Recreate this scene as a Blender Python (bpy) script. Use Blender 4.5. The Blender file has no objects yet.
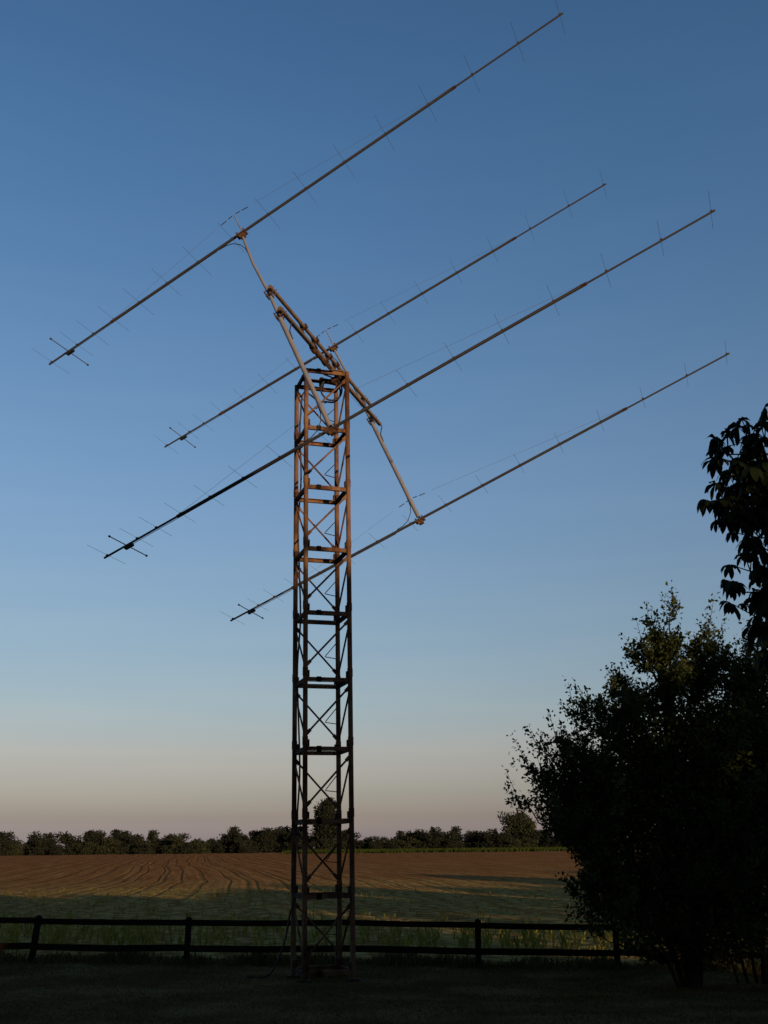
import bpy, math, random
import numpy as np
from mathutils import Vector, Matrix

R = math.radians
rng = np.random.default_rng(11)
random.seed(7)
scn = bpy.context.scene
col = scn.collection

# ------------------------------------------------------------------ helpers
class MB:
    """collects shapes, then links them as ONE mesh object"""
    def __init__(s): s.v = []; s.f = []
    def add(s, vs, fs):
        o = len(s.v); s.v += [tuple(p) for p in vs]; s.f += [tuple(i + o for i in f) for f in fs]
    def tube(s, pts, rad, n=8, caps=True):
        pts = [Vector(p) for p in pts]
        if not isinstance(rad, (list, tuple)): rad = [rad] * len(pts)
        vs = []; fs = []; k = len(pts); u = None
        for i, p in enumerate(pts):
            t = (pts[min(i + 1, k - 1)] - pts[max(i - 1, 0)]).normalized()
            if u is None:
                a = Vector((0, 0, 1)) if abs(t.z) < .9 else Vector((1, 0, 0))
                u = t.cross(a).normalized()
            u = (u - t * u.dot(t)).normalized(); w = t.cross(u)
            for j in range(n):
                a = 2 * math.pi * j / n
                vs.append(p + (u * math.cos(a) + w * math.sin(a)) * rad[i])
        for i in range(k - 1):
            for j in range(n):
                a = i * n + j; b = i * n + (j + 1) % n
                fs.append((a, b, b + n, a + n))
        if caps:
            o = len(vs); vs += vs[:n] + vs[(k - 1) * n:k * n]              # caps get corners of their own so the sides shade evenly
            fs.append(tuple(o + j for j in range(n - 1, -1, -1))); fs.append(tuple(o + n + j for j in range(n)))
        s.add(vs, fs); return s
    def bar(s, p, q, w, h, up=(0, 0, 1)):
        """rectangular bar from p to q"""
        p = Vector(p); q = Vector(q); t = (q - p).normalized(); up = Vector(up)
        a = t.cross(up)
        if a.length < 1e-4: a = t.cross(Vector((1, 0, 0)))
        a.normalize(); b = a.cross(t).normalized()
        vs = []
        for c in (p, q):
            for i, j in ((-1, -1), (1, -1), (1, 1), (-1, 1)):
                vs.append(c + a * (w / 2 * i) + b * (h / 2 * j))
        s.add(vs, [(0, 1, 2, 3), (7, 6, 5, 4), (0, 4, 5, 1), (1, 5, 6, 2), (2, 6, 7, 3), (3, 7, 4, 0)]); return s
    def channel(s, p, q, w, h, th=.008, up=(0, 0, 1)):
        """U channel: web and two flanges, butted"""
        p = Vector(p); q = Vector(q); t = (q - p).normalized(); a = t.cross(Vector(up)).normalized(); b = a.cross(t)
        s.bar(p, q, th, h - 2 * th - .004, up)
        s.bar(p + b * (h / 2 - th / 2) + a * (w / 2 - th / 2), q + b * (h / 2 - th / 2) + a * (w / 2 - th / 2), w, th, up)
        s.bar(p - b * (h / 2 - th / 2) + a * (w / 2 - th / 2), q - b * (h / 2 - th / 2) + a * (w / 2 - th / 2), w, th, up)
        return s
    def ball(s, c, r, sc=(1, 1, 1), n=8, m=6):
        c = Vector(c); vs = []; fs = []
        for i in range(m + 1):
            th = math.pi * i / m
            for j in range(n):
                ph = 2 * math.pi * j / n
                vs.append(c + Vector((math.sin(th) * math.cos(ph) * sc[0], math.sin(th) * math.sin(ph) * sc[1], math.cos(th) * sc[2])) * r)
        for i in range(m):
            for j in range(n):
                fs.append((i * n + j, i * n + (j + 1) % n, (i + 1) * n + (j + 1) % n, (i + 1) * n + j))
        s.add(vs, fs); return s
    def build(s, name, mat, parent=None, smooth=False, origin=None):
        me = bpy.data.meshes.new(name)
        vs = s.v if origin is None else [tuple(Vector(p) - Vector(origin)) for p in s.v]
        me.from_pydata(vs, [], s.f); me.update()
        me.materials.append(mat)
        if smooth:
            me.polygons.foreach_set('use_smooth', [len(f) <= 4 for f in s.f])
        o = bpy.data.objects.new(name, me); col.objects.link(o)
        if parent is not None: o.parent = parent
        elif origin is not None: o.location = origin
        return o

def np_mesh(name, verts, polys, mat, parent=None):
    """verts (N,3); polys (M,k) all with k corners"""
    me = bpy.data.meshes.new(name)
    verts = np.asarray(verts, dtype=np.float32); polys = np.asarray(polys, dtype=np.int32)
    me.vertices.add(len(verts)); me.vertices.foreach_set('co', verts.ravel())
    m, k = polys.shape
    me.loops.add(m * k); me.loops.foreach_set('vertex_index', polys.ravel())
    me.polygons.add(m)
    me.polygons.foreach_set('loop_start', np.arange(m, dtype=np.int32) * k)
    me.polygons.foreach_set('loop_total', np.full(m, k, dtype=np.int32))
    me.update(calc_edges=True); me.validate()
    me.materials.append(mat)
    o = bpy.data.objects.new(name, me); col.objects.link(o)
    if parent is not None: o.parent = parent
    return o

def tag(o, label=None, cat=None, group=None, kind=None):
    if label: o['label'] = label
    if cat: o['category'] = cat
    if group: o['group'] = group
    if kind: o['kind'] = kind
    return o

def empty(name, loc, label, cat, group=None, rot=None):
    o = bpy.data.objects.new(name, None); col.objects.link(o)
    o.location = loc; o.empty_display_size = .2
    if rot is not None: o.rotation_euler = rot.to_euler()
    return tag(o, label, cat, group)

def copy_tree(o, parent=None):
    c = o.copy(); col.objects.link(c); c.parent = parent
    for ch in list(o.children): copy_tree(ch, c)
    return c

# ------------------------------------------------------------------ materials
def new_mat(name):
    m = bpy.data.materials.new(name); m.use_nodes = True
    nt = m.node_tree; nt.nodes.clear()
    out = nt.nodes.new('ShaderNodeOutputMaterial'); b = nt.nodes.new('ShaderNodeBsdfPrincipled')
    nt.links.new(b.outputs[0], out.inputs[0])
    return m, nt, b, out

def N(nt, t, **kw):
    n = nt.nodes.new(t)
    for k, v in kw.items(): setattr(n, k, v)
    return n

def ramp(nt, stops, interp='LINEAR'):
    r = N(nt, 'ShaderNodeValToRGB'); cr = r.color_ramp; cr.interpolation = interp
    while len(cr.elements) < len(stops): cr.elements.new(.5)
    for e, (p, c) in zip(cr.elements, stops):
        e.position = p; e.color = (*c, 1) if len(c) == 3 else c
    return r

def noisy(name, stops, scale, rough=.7, metal=0., detail=5, bump=0., stretch=None, spec=.3):
    m, nt, b, out = new_mat(name)
    tc = N(nt, 'ShaderNodeTexCoord'); no = N(nt, 'ShaderNodeTexNoise'); no.inputs['Scale'].default_value = scale
    no.inputs['Detail'].default_value = detail; no.inputs['Roughness'].default_value = .65
    src = tc.outputs['Object']
    if stretch:
        mp = N(nt, 'ShaderNodeMapping'); mp.inputs['Scale'].default_value = stretch
        nt.links.new(src, mp.inputs[0]); src = mp.outputs[0]
    nt.links.new(src, no.inputs['Vector'])
    r = ramp(nt, stops); nt.links.new(no.outputs['Fac'], r.inputs[0]); nt.links.new(r.outputs[0], b.inputs['Base Color'])
    b.inputs['Roughness'].default_value = rough; b.inputs['Metallic'].default_value = metal
    b.inputs['Specular IOR Level'].default_value = spec
    if bump:
        bp = N(nt, 'ShaderNodeBump'); bp.inputs['Strength'].default_value = bump; bp.inputs['Distance'].default_value = .01
        nt.links.new(no.outputs['Fac'], bp.inputs['Height']); nt.links.new(bp.outputs[0], b.inputs['Normal'])
    return m

def leaf_mat(name, c0, c1, scale=1.5, trans=.3, rough=.55, spec=.2):
    m, nt, b, out = new_mat(name)
    tc = N(nt, 'ShaderNodeTexCoord'); no = N(nt, 'ShaderNodeTexNoise'); no.inputs['Scale'].default_value = scale
    no.inputs['Detail'].default_value = 6; no.inputs['Roughness'].default_value = .75
    nt.links.new(tc.outputs['Object'], no.inputs['Vector'])
    r = ramp(nt, [(.3, c0), (.7, c1)]); nt.links.new(no.outputs['Fac'], r.inputs[0])
    nt.links.new(r.outputs[0], b.inputs['Base Color']); b.inputs['Roughness'].default_value = rough
    b.inputs['Specular IOR Level'].default_value = spec
    tr = N(nt, 'ShaderNodeBsdfTranslucent'); nt.links.new(r.outputs[0], tr.inputs[0])
    mx = N(nt, 'ShaderNodeMixShader'); mx.inputs[0].default_value = trans
    nt.links.new(b.outputs[0], mx.inputs[1]); nt.links.new(tr.outputs[0], mx.inputs[2]); nt.links.new(mx.outputs[0], out.inputs[0])
    return m

M = {}
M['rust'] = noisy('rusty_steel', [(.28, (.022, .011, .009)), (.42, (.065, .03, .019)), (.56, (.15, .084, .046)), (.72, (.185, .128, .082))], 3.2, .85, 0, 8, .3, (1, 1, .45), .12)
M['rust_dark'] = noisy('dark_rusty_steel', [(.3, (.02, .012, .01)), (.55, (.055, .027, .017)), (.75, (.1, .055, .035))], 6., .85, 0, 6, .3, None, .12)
M['galv'] = noisy('weathered_galvanised_tube', [(.3, (.12, .12, .135)), (.55, (.2, .2, .22)), (.75, (.16, .14, .13))], 5., .5, .2, 6, .1, (1, 1, .3))
M['alu'] = noisy('weathered_aluminium_boom', [(.3, (.03, .03, .034)), (.55, (.046, .043, .045)), (.8, (.044, .036, .034))], 1.4, .55, .2, 6, .1)
M['beam'] = noisy('brown_stained_beam_tube', [(.3, (.06, .04, .03)), (.5, (.15, .11, .08)), (.72, (.12, .07, .045))], 2.2, .7, .1, 7, .2)
M['rod'] = noisy('thin_alloy_rod', [(.3, (.05, .05, .055)), (.7, (.09, .085, .085))], 4, .55, .2)
M['copper'] = noisy('rusty_clamp', [(.3, (.05, .028, .02)), (.55, (.13, .075, .045)), (.8, (.16, .13, .11))], 14, .75, .1)
M['black'] = noisy('black_plastic', [(.3, (.012, .012, .013)), (.7, (.025, .025, .027))], 20, .5)
M['wire'] = noisy('steel_wire', [(.3, (.1, .1, .11)), (.7, (.16, .16, .17))], 8, .5, .3)
M['clip'] = noisy('dark_tarry_clip', [(.3, (.006, .006, .006)), (.7, (.014, .012, .011))], 12, 1., 0, 4, 0, None, 0.)
M['concrete'] = noisy('stained_concrete', [(.3, (.12, .115, .1)), (.7, (.24, .23, .2))], 7, .9, 0, 8, .4)
M['footing'] = noisy('mossy_concrete', [(.3, (.02, .02, .015)), (.7, (.05, .045, .035))], 9, .95, 0, 8, .4, None, .03)
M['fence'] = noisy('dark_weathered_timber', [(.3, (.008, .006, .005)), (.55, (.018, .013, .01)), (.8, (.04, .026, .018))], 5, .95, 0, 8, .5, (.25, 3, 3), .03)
M['bark'] = noisy('grey_brown_bark', [(.3, (.015, .011, .009)), (.6, (.04, .03, .022)), (.8, (.07, .052, .036))], 7, .95, 0, 8, .7, (1, 1, .25), .05)
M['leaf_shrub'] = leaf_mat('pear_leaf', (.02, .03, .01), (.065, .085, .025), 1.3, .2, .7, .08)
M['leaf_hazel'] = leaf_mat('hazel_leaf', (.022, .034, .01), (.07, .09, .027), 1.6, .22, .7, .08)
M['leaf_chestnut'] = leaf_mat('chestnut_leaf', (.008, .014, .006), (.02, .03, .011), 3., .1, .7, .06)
M['leaf_far'] = leaf_mat('hedgerow_leaf', (.011, .015, .011), (.027, .03, .021), .5, .1, .9, .03)
M['leaf_far_pale'] = leaf_mat('pale_hedgerow_leaf', (.018, .025, .014), (.042, .046, .026), .5, .1, .9, .03)
M['maize'] = leaf_mat('young_maize_leaf', (.1, .1, .018), (.34, .31, .05), 2.2, .4, .8, .05)
M['grass'] = leaf_mat('lawn_grass_blade', (.04, .027, .008), (.1, .072, .027), .8, .35, 1., .0)
M['weed'] = leaf_mat('rough_weed_leaf', (.03, .027, .01), (.15, .125, .05), 2.2, .3, 1., .0)
M['crop'] = leaf_mat('far_green_crop', (.02, .034, .007), (.04, .056, .013), .12, .2, .9, .03)

# ------------------------------------------------------------------ terrain
SLOPE = -.188                       # the seed rows lean this much to the left per metre
def sm(a, b, t):
    t = np.clip((t - a) / (b - a), 0, 1); return t * t * (3 - 2 * t)
def gz(x, y):
    x = np.asarray(x, float); y = np.asarray(y, float)
    z = -.17 * sm(10.5, 18.5, y) - .022 * 12 * np.tanh(x / 12) * sm(11, 20, y) * (1 - sm(40, 90, y))
    z = z - .12 * sm(22, 45, y) + 1.72 * np.clip((y - 55) / 250, 0, 1) * (1 - .0 * x)
    # low uneven swells
    z = z + .02 * np.sin(x * .9 + y * .4) * np.sin(y * .7 - x * .3) * (1 - sm(20, 30, y)) + .05 * np.sin(x * .11 + 1) * np.sin(y * .09) * sm(30, 60, y) * (1 - sm(200, 260, y))
    return z
def gpt(x, y, dz=0.): return Vector((x, y, float(gz(x, y)) + dz))

def strip(name, ys, halfw, mat, nx=60, dz=0., xlim=None):
    V = []; F = []
    for y in ys:
        for i in range(nx + 1):
            t = i / nx * 2 - 1
            if xlim: x = xlim[0] + (xlim[1] - xlim[0]) * i / nx
            else: x = math.copysign(abs(t) ** 1.7, t) * halfw(y)
            V.append((x, y, float(gz(x, y)) + dz))
    for j in range(len(ys) - 1):
        for i in range(nx):
            a = j * (nx + 1) + i; F.append((a, a + 1, a + nx + 2, a + nx + 1))
    o = np_mesh(name, V, F, mat); o.data.polygons.foreach_set('use_smooth', [True] * len(o.data.polygons))
    return tag(o, kind='structure')

def lawn_material():
    m, nt, b, out = new_mat('mown_lawn')
    tc = N(nt, 'ShaderNodeTexCoord')
    n1 = N(nt, 'ShaderNodeTexNoise'); n1.inputs['Scale'].default_value = .7; n1.inputs['Detail'].default_value = 6
    n2 = N(nt, 'ShaderNodeTexNoise'); n2.inputs['Scale'].default_value = 22; n2.inputs['Detail'].default_value = 5
    nt.links.new(tc.outputs['Object'], n1.inputs['Vector']); nt.links.new(tc.outputs['Object'], n2.inputs['Vector'])
    ad = N(nt, 'ShaderNodeMath', operation='MULTIPLY_ADD'); ad.inputs[1].default_value = .45
    nt.links.new(n2.outputs['Fac'], ad.inputs[0])
    ad2 = N(nt, 'ShaderNodeMath', operation='MULTIPLY'); ad2.inputs[1].default_value = .55; nt.links.new(n1.outputs['Fac'], ad2.inputs[0])
    nt.links.new(ad2.outputs[0], ad.inputs[2])
    r = ramp(nt, [(.3, (.045, .028, .009)), (.48, (.078, .051, .019)), (.64, (.16, .114, .05))])
    nt.links.new(ad.outputs[0], r.inputs[0]); nt.links.new(r.outputs[0], b.inputs['Base Color'])
    b.inputs['Roughness'].default_value = 1.; b.inputs['Specular IOR Level'].default_value = 0.
    bp = N(nt, 'ShaderNodeBump'); bp.inputs['Strength'].default_value = .7; bp.inputs['Distance'].default_value = .04
    nt.links.new(n2.outputs['Fac'], bp.inputs['Height']); nt.links.new(bp.outputs[0], b.inputs['Normal'])
    return m

def field_material():
    m, nt, b, out = new_mat('drilled_field_soil')
    L = nt.links.new
    tc = N(nt, 'ShaderNodeTexCoord'); sp = N(nt, 'ShaderNodeSeparateXYZ'); L(tc.outputs['Object'], sp.inputs[0])
    def math_(op, a, b_=None, c=None):
        n = N(nt, 'ShaderNodeMath', operation=op)
        for i, v in enumerate((a, b_, c)):
            if v is None: continue
            if isinstance(v, (int, float)): n.inputs[i].default_value = v
            else: L(v, n.inputs[i])
        return n.outputs[0]
    X, Y = sp.outputs[0], sp.outputs[1]
    wob = N(nt, 'ShaderNodeTexNoise'); wob.inputs['Scale'].default_value = .03; wob.inputs['Detail'].default_value = 5
    L(tc.outputs['Object'], wob.inputs['Vector'])
    q = math_('MULTIPLY_ADD', Y, -SLOPE, X)                                    # across the rows
    q = math_('MULTIPLY_ADD', math_('SUBTRACT', wob.outputs['Fac'], .5), 1.7, q)
    q = math_('ADD', q, math_('MULTIPLY', math_('SINE', math_('MULTIPLY_ADD', Y, .045, .4)), math_('MULTIPLY', math_('DIVIDE', 90., math_('MAXIMUM', Y, 40.)), .75)))
    # wheel tracks and seed rows
    def band(per, lo, hi, ph=0.):
        f = math_('FRACT', math_('DIVIDE', math_('ADD', q, ph), per))
        d = math_('ABSOLUTE', math_('SUBTRACT', f, .5))
        mr = N(nt, 'ShaderNodeMapRange', interpolation_type='SMOOTHSTEP')
        mr.inputs['From Min'].default_value = lo; mr.inputs['From Max'].default_value = hi
        mr.inputs['To Min'].default_value = 1; mr.inputs['To Max'].default_value = 0
        L(d, mr.inputs[0]); return mr.outputs[0]
    track = math_('MAXIMUM', band(1.7, .0, .11), band(2.9, .0, .1, .7)); row = band(.75, .08, .42, .2); broad = band(9.2, .0, .12, 1.3)
    # stretched along the rows
    cv = N(nt, 'ShaderNodeCombineXYZ'); L(q, cv.inputs[0]); L(math_('MULTIPLY', Y, .06), cv.inputs[1])
    n1 = N(nt, 'ShaderNodeTexNoise'); n1.inputs['Scale'].default_value = 1.1; n1.inputs['Detail'].default_value = 8; n1.inputs['Roughness'].default_value = .7; L(cv.outputs[0], n1.inputs['Vector'])
    n2 = N(nt, 'ShaderNodeTexNoise'); n2.inputs['Scale'].default_value = 2.6; n2.inputs['Detail'].default_value = 7; L(tc.outputs['Object'], n2.inputs['Vector'])
    n3 = N(nt, 'ShaderNodeTexNoise'); n3.inputs['Scale'].default_value = .06; n3.inputs['Detail'].default_value = 4; L(tc.outputs['Object'], n3.inputs['Vector'])
    soil = ramp(nt, [(.3, (.13, .06, .024)), (.52, (.25, .12, .048)), (.7, (.36, .2, .09))])
    L(math_('MULTIPLY_ADD', n2.outputs['Fac'], .35, math_('MULTIPLY_ADD', n1.outputs['Fac'], 1.1, -.22)), soil.inputs[0])
    dark = N(nt, 'ShaderNodeMix', data_type='RGBA'); dark.inputs[7].default_value = (.06, .036, .018, 1)
    L(soil.outputs[0], dark.inputs[6])
    trk = math_('MULTIPLY', math_('MAXIMUM', track, math_('MULTIPLY', row, .45)), math_('MULTIPLY_ADD', n1.outputs['Fac'], 3.6, -1.25)); trk = math_('MINIMUM', math_('MAXIMUM', trk, 0), .5)
    L(trk, dark.inputs[0])
    # green of the seedlings: thick near the fence, thinning out up the slope
    gr = ramp(nt, [(.36, (.13, .098, .034)), (.5, (.27, .205, .062)), (.64, (.42, .31, .11))]); L(n2.outputs['Fac'], gr.inputs[0])
    dist = math_('MULTIPLY_ADD', math_('SUBTRACT', n3.outputs['Fac'], .5), 50., Y)
    dist = math_('MULTIPLY_ADD', X, -.35, dist)
    dist = math_('MULTIPLY_ADD', math_('SUBTRACT', n1.outputs['Fac'], .5), 30., dist)
    mr = N(nt, 'ShaderNodeMapRange', interpolation_type='SMOOTHSTEP'); mr.inputs['From Min'].default_value = 52; mr.inputs['From Max'].default_value = 92
    mr.inputs['To Min'].default_value = .88; mr.inputs['To Max'].default_value = .0; L(dist, mr.inputs[0])
    far = N(nt, 'ShaderNodeMapRange'); far.inputs['From Min'].default_value = 60; far.inputs['From Max'].default_value = 170
    far.inputs['To Min'].default_value = .75; far.inputs['To Max'].default_value = .12; L(Y, far.inputs[0])
    gfac = math_('MAXIMUM', mr.outputs[0], math_('MULTIPLY', math_('MAXIMUM', row, broad), math_('MULTIPLY', far.outputs[0], n1.outputs['Fac'])))
    gfac = math_('MULTIPLY', gfac, math_('MINIMUM', math_('MAXIMUM', math_('MULTIPLY_ADD', math_('ADD', n2.outputs['Fac'], n1.outputs['Fac']), 3.2, -2.45), .25), 1.)); gfac = math_('MINIMUM', gfac, 1.)
    mx = N(nt, 'ShaderNodeMix', data_type='RGBA'); L(gfac, mx.inputs[0]); L(dark.outputs[2], mx.inputs[6]); L(gr.outputs[0], mx.inputs[7])
    L(mx.outputs[2], b.inputs['Base Color'])
    b.inputs['Roughness'].default_value = 1.; b.inputs['Specular IOR Level'].default_value = 0.
    h = math_('MULTIPLY_ADD', track, -.4, math_('MULTIPLY_ADD', n2.outputs['Fac'], .5, math_('MULTIPLY', n1.outputs['Fac'], .6)))
    bp = N(nt, 'ShaderNodeBump'); bp.inputs['Strength'].default_value = .6; bp.inputs['Distance'].default_value = .35
    L(h, bp.inputs['Height']); L(bp.outputs[0], b.inputs['Normal'])
    return m

M['lawn'] = lawn_material(); M['field'] = field_material()
M['farland'] = noisy('far_farmland', [(.3, (.04, .05, .02)), (.7, (.1, .085, .04))], .01, .95)
wid = lambda y: 40 + abs(y) * .9
ys_l = list(np.linspace(-60, 0, 16)) + list(np.linspace(1, 20.6, 40))
ys_f = list(20.6 * (302 / 20.6) ** np.linspace(0, 1, 90))
ys_b = list(302 * (4000 / 302) ** np.linspace(0, 1, 25))
strip('lawn', ys_l, lambda y: 60, M['lawn'], 80)
strip('field', ys_f, lambda y: 60 + (y - 20.6) * 1.1, M['field'], 80)
strip('far_ground', ys_b, lambda y: 60 + (y - 20.6) * 1.1, M['farland'], 80)

# the strip of standing green crop beyond the bare soil, right of the tower
def crop_strip():
    n = 42000
    x = rng.uniform(-26, 150, n); y = rng.uniform(246, 300, n)
    keep = (y > 258 - .1 * x + 2 * np.sin(x * .2))
    x, y = x[keep], y[keep]; n = len(x); z = gz(x, y); h = rng.uniform(.45, .9, n)
    a = rng.uniform(0, np.pi, n); w = .22
    dx, dy = np.cos(a) * w, np.sin(a) * w; lx, ly = rng.normal(0, .15, n), rng.normal(0, .15, n)
    V = np.empty((n, 3, 3)); V[:, 0] = np.stack([x - dx, y - dy, z - .03], 1); V[:, 1] = np.stack([x + dx, y + dy, z - .03], 1); V[:, 2] = np.stack([x + lx, y + ly, z + h], 1)
    o = np_mesh('far_crop', V.reshape(-1, 3), np.arange(n * 3).reshape(-1, 3), M['crop'])
    tag(o, 'bright green strip of standing crop between bare soil and trees', 'crop', kind='stuff')
crop_strip()

# ------------------------------------------------------------------ low plants
def blades(n, x, y, h, w, lean, mat, name, label, cat):
    z = gz(x, y) - .01
    a = rng.uniform(0, 2 * np.pi, n); dx, dy = np.cos(a) * w, np.sin(a) * w
    b = rng.uniform(0, 2 * np.pi, n); l = lean * h * rng.uniform(.2, 1.2, n); lx, ly = np.cos(b) * l, np.sin(b) * l
    V = np.empty((n, 5, 3))
    V[:, 0] = np.stack([x - dx, y - dy, z], 1); V[:, 1] = np.stack([x + dx, y + dy, z], 1)
    V[:, 2] = np.stack([x + dx * .8 + lx * .35, y + dy * .8 + ly * .35, z + h * .6], 1)
    V[:, 3] = np.stack([x + lx, y + ly, z + h], 1)
    V[:, 4] = np.stack([x - dx * .8 + lx * .35, y - dy * .8 + ly * .35, z + h * .6], 1)
    o = np_mesh(name, V.reshape(-1, 3), np.arange(n * 5).reshape(-1, 5), mat)
    return tag(o, label, cat, kind='stuff')

n = 60000
x = rng.uniform(-9.5, 9.5, n); y = 10.8 + 9.6 * rng.random(n) ** .9
k = rng.random(n) < .25 + .75 * (np.sin(x * 1.9 + np.sin(y * 1.3)) * np.sin(y * 2.3 + x * .6) > -.2)
x, y = x[k], y[k]; n = len(x)
blades(n, x, y, rng.uniform(.012, .045, n), rng.uniform(.003, .007, n), .9, M['grass'], 'lawn_grass', 'short dark lawn grass in the shade round the mast', 'grass')
n = 16000
x = rng.uniform(-13, 13, n); y = rng.normal(20.25, .32, n)
clump = (np.sin(x * 2.3) + np.sin(x * 5.1 + 1) + 2.2) / 4
blades(n, x, y, rng.uniform(.04, .22, n) * (.3 + clump), rng.uniform(.005, .013, n), .55, M['weed'], 'fence_weeds', 'dark uncut grass and weeds along the foot of the fence', 'weeds')

def maize():
    V = []; px = []; nrm = []
    q = np.arange(-34, 34, .72); t = np.arange(21.1, 58, .2)
    Q, T = np.meshgrid(q, t); Q = Q.ravel() + rng.normal(0, .24, Q.size); T = T.ravel() + rng.normal(0, .08, T.size)
    X = Q + SLOPE * (T - 21); ok = (np.abs(X) < T * .42 + 1.5) & (rng.random(len(X)) < .95 * (1 - sm(21.5, 30, T)) + .16)
    X, T = X[ok], T[ok]; H = rng.uniform(.1, .33, len(X)) * (1 - .55 * sm(24, 34, T)) * (1.15 - .3 * np.sin(X * .7) * np.sin(T * .5))
    Z = gz(X, T)
    for x, y, z, h in zip(X, T, Z, H):
        k = random.randint(4, 6); a0 = random.random() * 6.28
        for i in range(k):
            a = a0 + i * 2.6 + random.gauss(0, .4); zb = z + h * (.1 + .12 * i); ln = h * random.uniform(.55, .95); w = .007 + .022 * h
            ca, sa = math.cos(a), math.sin(a)
            c = [(0, 0), (.22, .62), (.5, .98), (.8, .75 - random.random() * .3)]
            P = [(x + ca * ln * u * .75, y + sa * ln * u * .75, zb + ln * v_) for u, v_ in c]
            o = (-sa * w, ca * w)
            V += [(P[0][0] - o[0] * .5, P[0][1] - o[1] * .5, P[0][2]), (P[0][0] + o[0] * .5, P[0][1] + o[1] * .5, P[0][2]),
                  (P[1][0] + o[0], P[1][1] + o[1], P[1][2]), (P[1][0] - o[0], P[1][1] - o[1], P[1][2]),
                  (P[2][0] + o[0] * .8, P[2][1] + o[1] * .8, P[2][2]), (P[2][0] - o[0] * .8, P[2][1] - o[1] * .8, P[2][2]),
                  (P[3][0] + .001, P[3][1], P[3][2]), (P[3][0] - .001, P[3][1], P[3][2])]
    V = np.array(V); n = len(V) // 8; base = np.arange(n)[:, None] * 8
    F = np.concatenate([base + np.array(f) for f in ([0, 1, 2, 3], [3, 2, 4, 5], [5, 4, 6, 7])])
    o = np_mesh('maize_seedlings', V, F, M['maize'])
    tag(o, 'young yellow green maize plants standing in rows just beyond the fence', 'crop', kind='stuff')
maize()

# ------------------------------------------------------------------ fence
FX = [-14.2, -11.6, -9.0, -6.35, -3.63, -.9, 1.59, 4.08, 6.7, 9.3, 11.9]
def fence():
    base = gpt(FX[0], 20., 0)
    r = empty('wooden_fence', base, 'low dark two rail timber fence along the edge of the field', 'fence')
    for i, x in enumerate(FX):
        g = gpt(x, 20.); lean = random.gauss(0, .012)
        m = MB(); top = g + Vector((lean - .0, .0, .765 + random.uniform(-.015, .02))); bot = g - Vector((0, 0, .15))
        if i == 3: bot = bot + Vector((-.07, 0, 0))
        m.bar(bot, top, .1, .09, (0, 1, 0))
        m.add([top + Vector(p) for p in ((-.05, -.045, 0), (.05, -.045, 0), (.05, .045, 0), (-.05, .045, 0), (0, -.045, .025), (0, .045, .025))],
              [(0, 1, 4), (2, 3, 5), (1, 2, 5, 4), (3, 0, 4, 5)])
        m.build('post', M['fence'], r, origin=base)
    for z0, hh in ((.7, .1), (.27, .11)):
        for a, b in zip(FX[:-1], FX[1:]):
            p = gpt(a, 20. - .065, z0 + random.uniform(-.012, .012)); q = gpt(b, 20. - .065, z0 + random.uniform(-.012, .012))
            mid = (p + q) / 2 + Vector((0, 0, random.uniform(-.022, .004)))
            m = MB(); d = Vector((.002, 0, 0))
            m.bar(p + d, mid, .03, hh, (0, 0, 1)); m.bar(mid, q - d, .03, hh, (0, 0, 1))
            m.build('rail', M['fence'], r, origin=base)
fence()

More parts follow.
